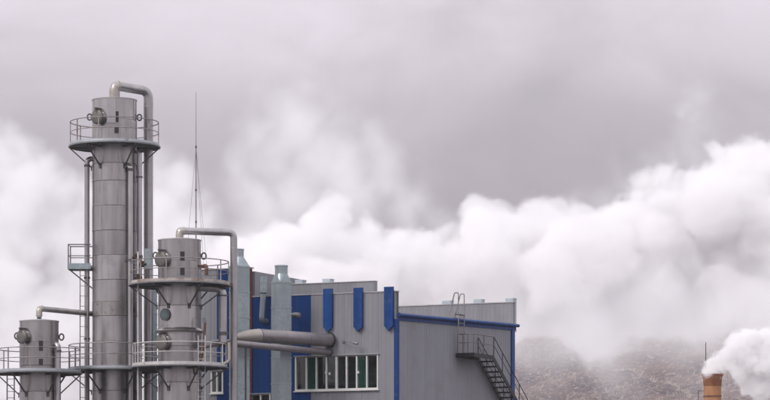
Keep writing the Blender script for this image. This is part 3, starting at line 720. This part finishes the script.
# rear end wall, rising above the roof as a parapet
VB = VE + 0.02; ZB = FZ(512, 302.6, VB); u0, u1 = FU(330, VB), FU(513.3, VB)
rb = MB().box(u0, u1, VB + 0.003, VB + 0.25, 0, ZB).build('rear_parapet_wall', 'grey', BL)
for a, b_ in spans([u0, u1], 1.0):
    o = cladding(a + 0.004, b_ - 0.004, ZE + 0.2, ZB).build('cladding_panel', 'grey', rb); o.location.y = VB
MB().box(u0 - 0.02, u1 + 0.05, VB - 0.05, VB + 0.28, ZB + 0.001, ZB + 0.045).build('coping', 'coping', rb)
for xa, xb, yt in ((442.8, 450.8, 300.6), (474.2, 481.8, 299.2), (506, 513.6, 298.2)): vent(BL, xa, xb, yt, VB + 0.1, ZB)

# small wall fittings
def on_wall(x, y, v=0.0): return Vector((FU(x, v), v, FZ(x, y, v)))
t = thing('wall_lamp', 'slim lamp arm on the grey wall above the window strip', 'lamp', (C0[0], C0[1], 0), -YAW, 'wall lamps')
a = on_wall(343.5, 341.3, -0.04); b_ = on_wall(355.5, 343.2, -0.42)
MB().tube([a, a + Vector((0.1, -0.25, 0)), b_], 0.022, 8).build('arm', 'lamp', t)
MB().tube([b_ + Vector((-0.12, 0, 0.02)), b_ + Vector((0.14, -0.03, -0.03))], [0.06, 0.075], 12).build('lamp_head', 'lamp', t)
MB().box(a.x - 0.06, a.x + 0.06, -0.06, -0.036, a.z - 0.08, a.z + 0.08).build('base_plate', 'lamp', t)
t = thing('wall_lamp', 'grey floodlight on the blue wall beside the square duct', 'lamp', (C0[0], C0[1], 0), -YAW, 'wall lamps')
a = on_wall(291.5, 314, -0.04); b_ = on_wall(296.5, 315.2, -0.4)
MB().bar((a.x, -0.036, a.z), (b_.x, -0.45, b_.z), 0.05, 0.05).build('arm', 'lamp', t)
MB().tube([b_ + Vector((-0.26, -0.1, 0.03)), b_ + Vector((-0.02, -0.1, 0.02)), b_ + Vector((0.2, -0.1, -0.03)), b_ + Vector((0.28, -0.1, -0.04))], [0.07, 0.13, 0.15, 0.09], 14).build('lamp_head', 'lamp', t)
MB().bar(b_ + Vector((0.1, -0.26, -0.09)), b_ + Vector((-0.2, -0.26, -0.06)), 0.03, 0.08).build('visor', 'darkmetal', t)

# small round vent pipe on the blue wall
t = thing('vent_pipe', 'thin galvanised vent pipe with offset top against the blue wall', 'vent', (C0[0], C0[1], 0), -YAW)
a = on_wall(263.4, 276.5, -0.35); j = on_wall(263.4, 293, -0.35); e_ = on_wall(261.8, 320, -0.35)
MB().tube([Vector((j.x, j.y, j.z + 0.02)), a], 0.185, 18).build('upper_pipe', 'galv', t)
MB().tube([Vector((j.x, j.y, j.z - 0.05)), Vector((j.x, j.y, j.z + 0.019))], [0.15, 0.19], 18).build('reducer', 'galv', t)
MB().tube(fillet([(j.x, j.y, j.z - 0.051), (e_.x, e_.y, e_.z), (e_.x + 0.1, -0.03, e_.z - 0.06)], 0.2), 0.155, 18).build('lower_pipe', 'galv', t)
for zz in (0.35, 0.7): MB().tube([(a.x, a.y, a.z - zz), (a.x, a.y, a.z - zz + 0.03)], 0.192, 18).build('band', 'galv', t)

# process pipes running from the columns into the front wall
wl_ = Vector((math.cos(YAW), -math.sin(YAW), 0)); wv = Vector((sn, cs, 0))
def world_on_wall(x, y, v): 
    p = on_wall(x, y, v); return Vector((C0[0], C0[1], 0)) + wl_ * p.x + wv * p.y + Vector((0, 0, p.z))
def wp(x, y, D): return Vector((PX(x, D), D, PZ(y, D)))
t = thing('process_pipe', 'thick mauve-grey pipe entering the wall above the window strip', 'pipe', (0, 0, 0))
pe = world_on_wall(331, 340.3, -0.04); ps = wp(259, 335.6, 157.9); pc = wp(235.5, 337.6, 156.9)
t.location = (pe.x, pe.y, 0); off = Vector((pe.x, pe.y, 0))
dr = (pe - ps).normalized()
MB().tube([ps - off, pe - off], 0.335, 28).build('pipe_run', 'fatpipe', t)
MB().tube([pc - off - dr * 0.05, pc - off, pc * 0.72 + ps * 0.28 - off + Vector((0, 0, 0.02)), pc * 0.4 + ps * 0.6 - off + Vector((0, 0, 0.02)), ps - off - dr * 0.002], [0.06, 0.165, 0.255, 0.31, 0.337], 28).build('reducer', 'elbow', t)
for f in (0.0, 0.33, 0.66): MB().tube([ps + (pe - ps) * f - off, ps + (pe - ps) * f + dr * 0.04 - off], 0.342, 28).build('jacket_band', 'fatpipe', t)
MB().tube([pe - dr * 0.12 - off, pe - dr * 0.05 - off], 0.39, 28).build('wall_collar', 'darkmetal', t)
t2 = thing('process_pipe', 'slim pale pipe running just under the thick pipe into the wall', 'pipe', (pe.x, pe.y, 0))
pe2 = world_on_wall(330, 352.6, -0.04); pa = wp(221.5, 342.2, 154.3); p0 = wp(203, 345.5, 153.2)
d2 = (pe2 - pa).normalized()
pth = fillet([p0 - off, pa - off, pe2 - off], 0.3, 4)
MB().tube(pth, 0.165, 20).build('pipe_run', 'fatpipe', t2)
MB().tube([pa - off - d2 * 0.12, pa - off + d2 * 0.16], 0.235, 16).build('junction', 'strut', t2)
for f in (0.25, 0.5, 0.75): MB().tube([pa + (pe2 - pa) * f - off, pa + (pe2 - pa) * f + d2 * 0.035 - off], 0.172, 20).build('jacket_band', 'fatpipe', t2)
MB().tube([pe2 - d2 * 0.1 - off, pe2 - d2 * 0.04 - off], 0.205, 20).build('wall_collar', 'strut', t2)
xx = pa - off + d2 * 1.9
MB().bar(xx + Vector((0, 0, -0.165)), Vector((xx.x, xx.y, 0)), 0.09, 0.09).build('support_post', 'strut', t2)

# ---------------- external stair on the side wall
ST = thing('external_staircase', 'dark steel external staircase with landing and roof ladder on the side wall', 'staircase', (C0[0], C0[1], 0), -YAW)
ZL = SZ(455, 353.5); V0 = SV(455.5, 0.0) ; UO = 1.0
V1 = SV(494.5, UO) - 0.15
ld = MB().box(0.10, UO, V0, V1, ZL - 0.03, ZL).build('landing', 'stairdark', ST)
b = MB().box(0.07, UO + 0.03, V0 - 0.05, V0 - 0.003, ZL - 0.20, ZL + 0.02); b.build('edge_beam', 'stairdark', ld)
MB().box(UO + 0.003, UO + 0.05, V0, V1, ZL - 0.20, ZL + 0.02).build('edge_beam', 'stairdark', ld)
MB().box(0.05, 0.098, V0, V1, ZL - 0.20, ZL + 0.02).build('edge_beam', 'stairdark', ld)
for v in (V0 + 0.8, V0 + 1.6): MB().box(0.10, UO, v - 0.03, v + 0.03, ZL - 0.15, ZL - 0.031).build('cross_beam', 'stairdark', ld)
# flight
TAN = 0.66; ZM = 7.4; run = (ZL - ZM) / TAN
fl = part('flight', ST)
for u in (0.14, UO - 0.02):
    MB().bar((u, V1, ZL - 0.1), (u, V1 + run, ZM - 0.1), 0.05, 0.24).build('stringer', 'stairdark', fl)
tm = MB().box(0.17, UO - 0.05, -0.16, 0.14, -0.035, 0.03).mesh('tread', 'stairdark')
n = int((ZL - ZM) / 0.25)
for i in range(1, n): inst('tread', tm, fl, (0, V1 + run * i / n, ZL - (ZL - ZM) * i / n))
# flight railings
for u in (UO + 0.02, 0.12):
    rl = part('railing', ST)
    for hh, rr in ((1.0, 0.024), (0.55, 0.017)):
        MB().tube([(u, V1 + 0.02, ZL + hh), (u, V1 + run, ZM + hh)], rr, 6).build('handrail', 'stairdark', rl)
    for i in range(0, 8):
        f = i / 7; MB().box(u - 0.018, u + 0.018, V1 + run * f - 0.018 + 0.02, V1 + run * f + 0.018 + 0.02, ZL - (ZL - ZM) * f - 0.05, ZL + 1.0 - (ZL - ZM) * f - 0.02).build('baluster', 'stairdark', rl)
# landing railing
rl = part('landing_railing', ST)
for hh, rr in ((1.0, 0.024), (0.55, 0.018)):
    MB().tube([(0.12, V0, ZL + hh), (UO + 0.02, V0, ZL + hh), (UO + 0.02, V1, ZL + hh)], rr, 6).build('handrail', 'stairlight', rl)
for (u, v) in ((0.14, V0), (0.42, V0), (0.7, V0), (UO + 0.02, V0), (UO + 0.02, (V0 + V1) / 2), (UO + 0.02, V1 - 0.05)): MB().box(u - 0.018, u + 0.018, v - 0.018, v + 0.018, ZL + 0.021, ZL + 1.0).build('post', 'stairlight', rl)
# lower landing on posts and second flight back to the ground
VM = V1 + run
lo = MB().box(0.10, 2.2, VM + 0.08, VM + 1.2, ZM - 0.12, ZM - 0.04).build('lower_landing', 'stairdark', ST)
for u in (0.16, 2.14):
    for v in (VM + 0.14, VM + 1.14): MB().box(u - 0.05, u + 0.05, v - 0.05, v + 0.05, 0, ZM - 0.121).build('post', 'stairdark', lo)
f2 = part('flight', ST); run2 = ZM / 0.75
for u in (1.25, 2.1): MB().bar((u, VM + 0.06, ZM - 0.1), (u, VM - run2, 0.05), 0.05, 0.24).build('stringer', 'stairdark', f2)
tm2 = MB().box(1.28, 2.07, -0.13, 0.13, -0.022, 0.022).mesh('tread', 'stairdark')
for i in range(1, 36): inst('tread', tm2, f2, (0, VM + 0.06 - (run2 + 0.06) * i / 36, ZM - 0.05 - (ZM - 0.05) * i / 36))
# roof ladder with hooked hand rails
rl = part('roof_ladder', ST)
va, vb = SV(458.4, 0.3), SV(464.2, 0.3); zt = SZ(460, 293.0, 0.3)
for v in (va, vb):
    MB().tube(fillet([(0.3, v, ZL + 0.02), (0.3, v, zt), (0.08, v, zt), (-0.25, v, ZE + SLP * v + 0.14)], 0.09, 4), 0.03, 8).build('ladder_rail', 'rail', rl)
rm = MB().tube([(0.3, va, 0), (0.3, vb, 0)], 0.017, 6).mesh('rung', 'rail')
z = ZL + 0.3
while z < ZE + 0.45: inst('rung', rm, rl, (0, 0, z)); z += 0.32
MB().box(0.08, 0.33, va - 0.03, vb + 0.03, ZE + 0.49, ZE + 0.53).build('step_plate', 'strut', rl)

# ---------------- guyed mast on the tall bay roof
DM = 166.5
mb = wp(196, 300, DM); zr = ZT - 0.15
MT = thing('antenna_mast', 'thin guyed mast rising behind the middle column', 'mast', (mb.x, DM, zr))
MB().tube([(0, 0, 0), (0, 0, PZ(145, DM) - zr)], [0.036, 0.026], 8).build('lower_mast', 'lamp', MT)
MB().tube([(0, 0, PZ(145, DM) - zr), (0, 0, PZ(92, DM) - zr)], [0.019, 0.011], 8).build('whip', 'lamp', MT)
MB().box(-0.15, 0.15, -0.15, 0.15, 0.001, 0.06).build('base_plate', 'strut', MT)
for yy in (147, 190, 222): MB().tube([(0, 0, PZ(yy, DM) - zr - 0.05), (0, 0, PZ(yy, DM) - zr + 0.05)], 0.05, 8).build('guy_collar', 'strut', MT)
for (gx, gy) in ((-0.62, 0.6), (0.62, -0.25), (0.35, 1.6)):
    MB().tube([(0, 0, PZ(147, DM) - zr), (gx, gy, 0.0)], 0.0065, 4).build('guy_wire', 'strut', MT)

# ================================================================== FAR RIGHT CHIMNEY
DC = 262.0; kc = FOC / DC
CH = thing('chimney', 'flared terracotta chimney giving off white steam at the lower right', 'chimney', (PX(712.5, DC), DC, 0))
zt = PZ(374.2, DC); zn = PZ(386, DC); r1, r0 = 10.6 / kc, 8.7 / kc
M['terradark'] = surf('sooty_terracotta', (0.25, 0.088, 0.032), 0.8, 0.0, 0.2, (2, 2, 0.6), patch=(0.12, 0.05, 0.03), patch_at=(0.5, 0.75), patch_scale=1.6, streak=0.25)
MB().lathe([(1.5, 0), (r0 + 0.05, zn - 6), (r0, zn - 1.2), (r0 * 1.01, zn - 0.02), (r0 - 0.2, zn - 0.02), (r0 - 0.2, zn - 3), (0.02, zn - 3)], 40).build('stack', 'terra', CH)
MB().lathe([(r0 - 0.2, zn), (r0 * 1.03, zn), (r0 * 1.07, zn + 0.45), (r1 * 0.98, zt - 0.12), (r1 - 0.18, zt - 0.12)], 40, close=True).build('flared_mouth', 'terradark', CH)
MB().lathe([(r1 * 0.985, zt - 0.115), (r1 + 0.03, zt - 0.115), (r1 + 0.04, zt), (r1 - 0.2, zt), (r1 - 0.2, zt - 0.115)], 40, close=True).build('rim', 'terradark', CH)
MB().lathe([(r0 + 0.003, zn - 0.9), (r0 + 0.05, zn - 0.9), (r0 + 0.05, zn - 0.8), (r0 + 0.003, zn - 0.8)], 40, close=True).build('band', 'rusty', CH)
p = part('ladder', CH)
for q in (0.0, 0.3): MB().bar((-r0 - 0.45, -0.2 + q, 2), (-r0 - 0.45, -0.2 + q, PZ(390.5, DC)), 0.05, 0.05).build('stile', 'strut', p)
for i in range(38): MB().bar((-r0 - 0.45, -0.2, 2.2 + i * 0.35), (-r0 - 0.45, 0.1, 2.2 + i * 0.35), 0.03, 0.03).build('rung', 'strut', p)
for q in (PZ(391, DC), 8.0, 3.0): MB().bar((-r0 - 0.45, -0.05, q), (-r0 + 0.3, -0.05, q), 0.06, 0.06).build('standoff', 'strut', p)
DL = 275.0
LR = thing('lightning_rod', 'thin dark rod standing behind the terracotta chimney', 'rod', (PX(705.8, DL), DL, 0))
MB().tube([(0, 0, 0), (0, 0, PZ(376, DL)), (0, 0, PZ(342, DL))], [0.10, 0.05, 0.03], 8).build('rod', 'darkmetal', LR)
MB().tube([(0, 0, 0.002), (0, 0, 0.4)], 0.4, 10).build('footing', 'coping', LR)

# ================================================================== STEAM
def steam_mat(name, dens, col=(0.99, 0.985, 0.99), aniso=0.0):
    m = bpy.data.materials.new(name); m.use_nodes = True
    n, l = m.node_tree.nodes, m.node_tree.links; n.clear()
    o = n.new('ShaderNodeOutputMaterial'); v = n.new('ShaderNodeVolumePrincipled')
    v.inputs['Color'].default_value = (*col, 1); v.inputs['Anisotropy'].default_value = aniso
    v.inputs['Density'].default_value = dens; v.inputs['Density Attribute'].default_value = 'density'
    l.new(v.outputs[0], o.inputs['Volume'])
    return m
def plume(name, label, pts, lo, hi, vox, dens, edge, warp, warp_s, det, det_s, thin=0.0, thin_s=0.1, seed=0.0):
    """pts: list of (x, y, z, class) puffs, one radius per class -> a fog grid filled by geometry nodes"""
    radii = sorted({p[3] for p in pts})
    me = bpy.data.meshes.new(name); me.from_pydata([p[:3] for p in pts], [], [])
    at = me.attributes.new('puff', 'INT', 'POINT'); at.data.foreach_set('value', [radii.index(p[3]) for p in pts])
    mt = steam_mat(name, dens); me.materials.append(mt)
    o = inst(name, me); tag(o, label, 'steam', kind='stuff')
    ng = bpy.data.node_groups.new(name, 'GeometryNodeTree')
    ng.interface.new_socket('Geometry', in_out='INPUT', socket_type='NodeSocketGeometry')
    ng.interface.new_socket('Geometry', in_out='OUTPUT', socket_type='NodeSocketGeometry')
    N, L = ng.nodes, ng.links
    gi, go = N.new('NodeGroupInput'), N.new('NodeGroupOutput')
    pos = N.new('GeometryNodeInputPosition')
    def vm(op, a, b):
        q = N.new('ShaderNodeVectorMath'); q.operation = op
        for i, s in enumerate((a, b)):
            if s is None: continue
            if hasattr(s, 'is_output'): L.new(s, q.inputs[i])
            else: q.inputs[i].default_value = s
        return q.outputs[0]
    def mth(op, a, b=0.0, c=0.0):
        q = N.new('ShaderNodeMath'); q.operation = op
        for i, s in enumerate((a, b, c)):
            if hasattr(s, 'is_output'): L.new(s, q.inputs[i])
            else: q.inputs[i].default_value = s
        return q.outputs[0]
    def noise(vec, scale, detail, rough):
        q = N.new('ShaderNodeTexNoise'); q.inputs['Scale'].default_value = scale; q.inputs['Detail'].default_value = detail
        q.inputs['Roughness'].default_value = rough; L.new(vec, q.inputs['Vector']); return q
    ps = vm('ADD', pos.outputs[0], (seed, seed * 0.7, seed * 1.3))
    w = noise(ps, warp_s, 2, 0.5)
    wv_ = vm('MULTIPLY', vm('SUBTRACT', w.outputs['Color'], (0.5, 0.5, 0.5)), (warp * 2, warp * 2, warp * 2))
    p2 = vm('ADD', pos.outputs[0], wv_)
    na = N.new('GeometryNodeInputNamedAttribute'); na.data_type = 'INT'; na.inputs[0].default_value = 'puff'
    d = None
    for i, r in enumerate(radii):
        pr = N.new('GeometryNodeProximity'); pr.target_element = 'POINTS'
        L.new(gi.outputs[0], pr.inputs[0]); L.new(na.outputs[0], pr.inputs['Group ID']); L.new(p2, pr.inputs['Sample Position'])
        pr.inputs['Sample Group ID'].default_value = i
        e = mth('SUBTRACT', pr.outputs['Distance'], r)
        d = e if d is None else mth('SMOOTH_MIN', d, e, 1.5)
    nd = noise(vm('ADD', ps, wv_), det_s, 7, 0.68)
    d = mth('ADD', d, mth('MULTIPLY', mth('SUBTRACT', nd.outputs['Fac'], 0.5), det * 2))
    mr = N.new('ShaderNodeMapRange'); mr.interpolation_type = 'SMOOTHSTEP'
    L.new(d, mr.inputs[0]); mr.inputs[1].default_value = edge * 0.3; mr.inputs[2].default_value = -edge
    mr.inputs[3].default_value = 0.0; mr.inputs[4].default_value = 1.0
    den = mr.outputs[0]
    if thin > 0:
        nt = noise(ps, thin_s, 5, 0.6)
        m2 = N.new('ShaderNodeMapRange'); L.new(nt.outputs['Fac'], m2.inputs[0])
        m2.inputs[1].default_value = 0.35; m2.inputs[2].default_value = 0.65; m2.inputs[3].default_value = 1 - thin; m2.inputs[4].default_value = 1.0
        den = mth('MULTIPLY', den, m2.outputs[0])
    vc = N.new('GeometryNodeVolumeCube'); L.new(den, vc.inputs['Density'])
    vc.inputs['Min'].default_value = lo; vc.inputs['Max'].default_value = hi
    for i, ax in enumerate('XYZ'): vc.inputs['Resolution ' + ax].default_value = max(8, int((hi[i] - lo[i]) / vox))
    sm = N.new('GeometryNodeSetMaterial'); sm.inputs['Material'].default_value = mt
    L.new(vc.outputs[0], sm.inputs[0]); L.new(sm.outputs[0], go.inputs[0])
    md = o.modifiers.new('steam', 'NODES'); md.node_group = ng
    return o
def puffs(spec, D, depth, seed, jit=0.6):
    """spec: list of (x, y, radius_px) seen in the photo; the puffs spread through real depth around D"""
    rs = random.Random(seed); out = []; kk = FOC / D
    for x, y, r, n in spec:
        for i in range(n):
            yy = D + rs.uniform(-1, 1) * depth
            jx, jz = rs.uniform(-1, 1) * jit * r / kk, rs.uniform(-1, 1) * jit * r / kk * 0.7
            if i == 0: jx = jz = 0; yy = D - depth * 0.3
            out.append((PX(x, D) + jx, yy, PZ(y, D) + jz, round(r / kk * 2) / 2))
    return out
DP = 330.0
top = [(150,262,18),(175,262,16),(205,258,18),(235,250,18),(262,246,17),(290,240,17),(318,228,17),(340,218,16),(362,224,15),(385,236,16),(408,242,15),(432,243,15),(455,252,14),(474,222,13),(490,214,12),(508,218,14),(530,212,14),(548,208,13),(566,216,13),(588,224,14),(606,222,12),(640,190,13),(655,182,12),(634,200,12),(668,176,11),(690,184,14),(716,158,15),(735,152,14),(755,156,15),(775,162,16),(800,168,18)]
spec = [(x, y + r * 0.25, r, 3) for x, y, r in top]; low = []
for x in range(150, 830, 26):
    yt = np.interp(x, [t_[0] for t_ in top], [t_[1] for t_ in top])
    y = yt + 26
    while y < 292:
        low.append((x + random.uniform(-8, 8), y + 21, 38, 2)); y += 20
pm_ = puffs(spec, DP, 8, 4) + puffs(low, DP, 8, 14, 0.4)
plume('steam_cloud', 'big white billowing steam cloud spreading behind the building to the right', pm_,
      (PX(130, DP), DP - 26, PZ(388, DP)), (PX(812, DP), DP + 24, PZ(112, DP)), 0.2, 0.52, 0.7, 2.4, 0.13, 3.0, 0.28, seed=3.0)
DQ = 350.0
spec = [(305,100,13,3),(296,116,16,3),(300,108,14,3),(280,118,16,3),(322,112,14,3),(258,135,18,3),(300,135,24,4),(340,128,18,3),(365,146,18,3),(240,165,18,3),(280,165,28,4),(325,165,28,4),(370,172,24,3),(395,180,18,3),(415,200,18,3),(250,200,26,3),(300,205,30,4),(350,205,30,4),(400,218,24,3),(440,226,16,3),(235,235,24,3),(285,245,30,3),(340,245,30,3),(400,250,24,3)]
plume('steam_veil', 'thin greyish steam rising above the factory roof', puffs(spec, DQ, 12, 5),
      (PX(195, DQ), DQ - 20, PZ(285, DQ)), (PX(480, DQ), DQ + 20, PZ(70, DQ)), 0.28, 0.155, 3.2, 3.0, 0.12, 4.0, 0.21, 0.6, 0.13, seed=8.0)
DS = 300.0
spec = [(-20,140,20,3),(8,146,17,3),(28,160,16,3),(50,174,16,3),(75,188,16,3),(98,200,18,2),(125,198,20,2),(160,176,16,3),(180,190,14,3),(150,190,16,3),(195,212,14,3)]
for x in range(-30, 215, 30):
    y = np.interp(x, [-20, 28, 98, 160, 195], [165, 188, 228, 205, 238])
    while y < 420: spec.append((x + random.uniform(-9, 9), y, 28, 2)); y += 28
plume('steam_bank', 'pale steam bank behind the three columns at the left', puffs(spec, DS, 11, 6),
      (PX(-60, DS), DS - 18, PZ(440, DS)), (PX(245, DS), DS + 18, PZ(108, DS)), 0.25, 0.36, 1.8, 2.4, 0.15, 3.4, 0.24, 0.6, 0.14, seed=14.0)
DR = 370.0
spec = [(690,94,12,4),(698,106,15,5),(690,122,18,6),(704,138,18,6),(684,146,18,6),(668,158,18,5),(650,170,18,5),(630,182,18,5),(606,194,18,5),(580,204,18,4),(712,156,18,4)]
plume('steam_wisp', 'faint wisp of steam rising above the white cloud at the right', puffs(spec, DR, 4, 7),
      (PX(540, DR), DR - 10, PZ(215, DR)), (PX(745, DR), DR + 10, PZ(75, DR)), 0.30, 0.11, 3.2, 4.0, 0.15, 4.6, 0.19, 0.7, 0.15, seed=23.0)
DN = 296.0
spec = []
for x in range(500, 840, 28):
    for y in (292, 314, 334): spec.append((x + random.uniform(-8, 8), y + random.uniform(-6, 8) - (x > 690) * 6, 32, 3))
plume('mist_bank', 'thin mist drifting over the top of the brown hillside', puffs(spec, DN, 12, 9),
      (PX(450, DN), DN - 19, PZ(405, DN)), (PX(850, DN), DN + 17, PZ(258, DN)), 0.4, 0.10, 4.5, 3.0, 0.10, 3.5, 0.14, 0.7, 0.12, seed=31.0)
DH = 430.0
spec = [(x + random.uniform(-8, 8), y, 30, 2) for x in range(490, 850, 30) for y in (335, 360, 390)]
plume('hillside_mist', 'fine mist hanging in front of the brown hillside', puffs(spec, DH, 14, 12),
      (PX(455, DH), DH - 28, PZ(440, DH)), (PX(870, DH), DH + 28, PZ(285, DH)), 0.7, 0.030, 6.0, 4.0, 0.08, 4.0, 0.10, 0.8, 0.09, seed=37.0)
spec = [(716,369,4,2),(720,364,6,3),(726,357,8,3),(734,350,9,3),(742,345,10,3),(752,341,11,3),(764,339,13,3),(778,342,15,3),(732,363,9,3),(744,360,12,4),(758,358,14,4),(774,362,16,4),(738,374,9,3),(750,378,11,3),(764,382,13,3),(780,386,15,3),(746,389,8,2),(758,394,9,2),(709,371,5,3),(714,372,5,3),(705,372,3,2),(712,366,5,3)]
plume('steam_puff', 'bright white steam puff blowing right from the terracotta chimney', puffs(spec, DC, 1.6, 10, 0.4),
      (PX(690, DC), DC - 4.5, PZ(415, DC)), (PX(800, DC), DC + 4.5, PZ(312, DC)), 0.075, 1.9, 0.28, 0.7, 0.5, 1.4, 0.95, seed=41.0)

# ================================================================== HAZE
hz = MB().box(-GX - 50, GX + 50, -250, 3250, -3.0, 80.0)
me = hz.mesh('haze', None)
m = bpy.data.materials.new('haze'); m.use_nodes = True; m.node_tree.nodes.clear()
o = m.node_tree.nodes.new('ShaderNodeOutputMaterial'); v = m.node_tree.nodes.new('ShaderNodeVolumePrincipled')
v.inputs['Color'].default_value = (0.97, 0.945, 0.97, 1); v.inputs['Density'].default_value = 0.00012; v.inputs['Density Attribute'].default_value = ''
m.node_tree.links.new(v.outputs[0], o.inputs['Volume'])
me.materials.append(m)
tag(inst('haze', me), 'pale haze filling the air', 'haze', kind='stuff')
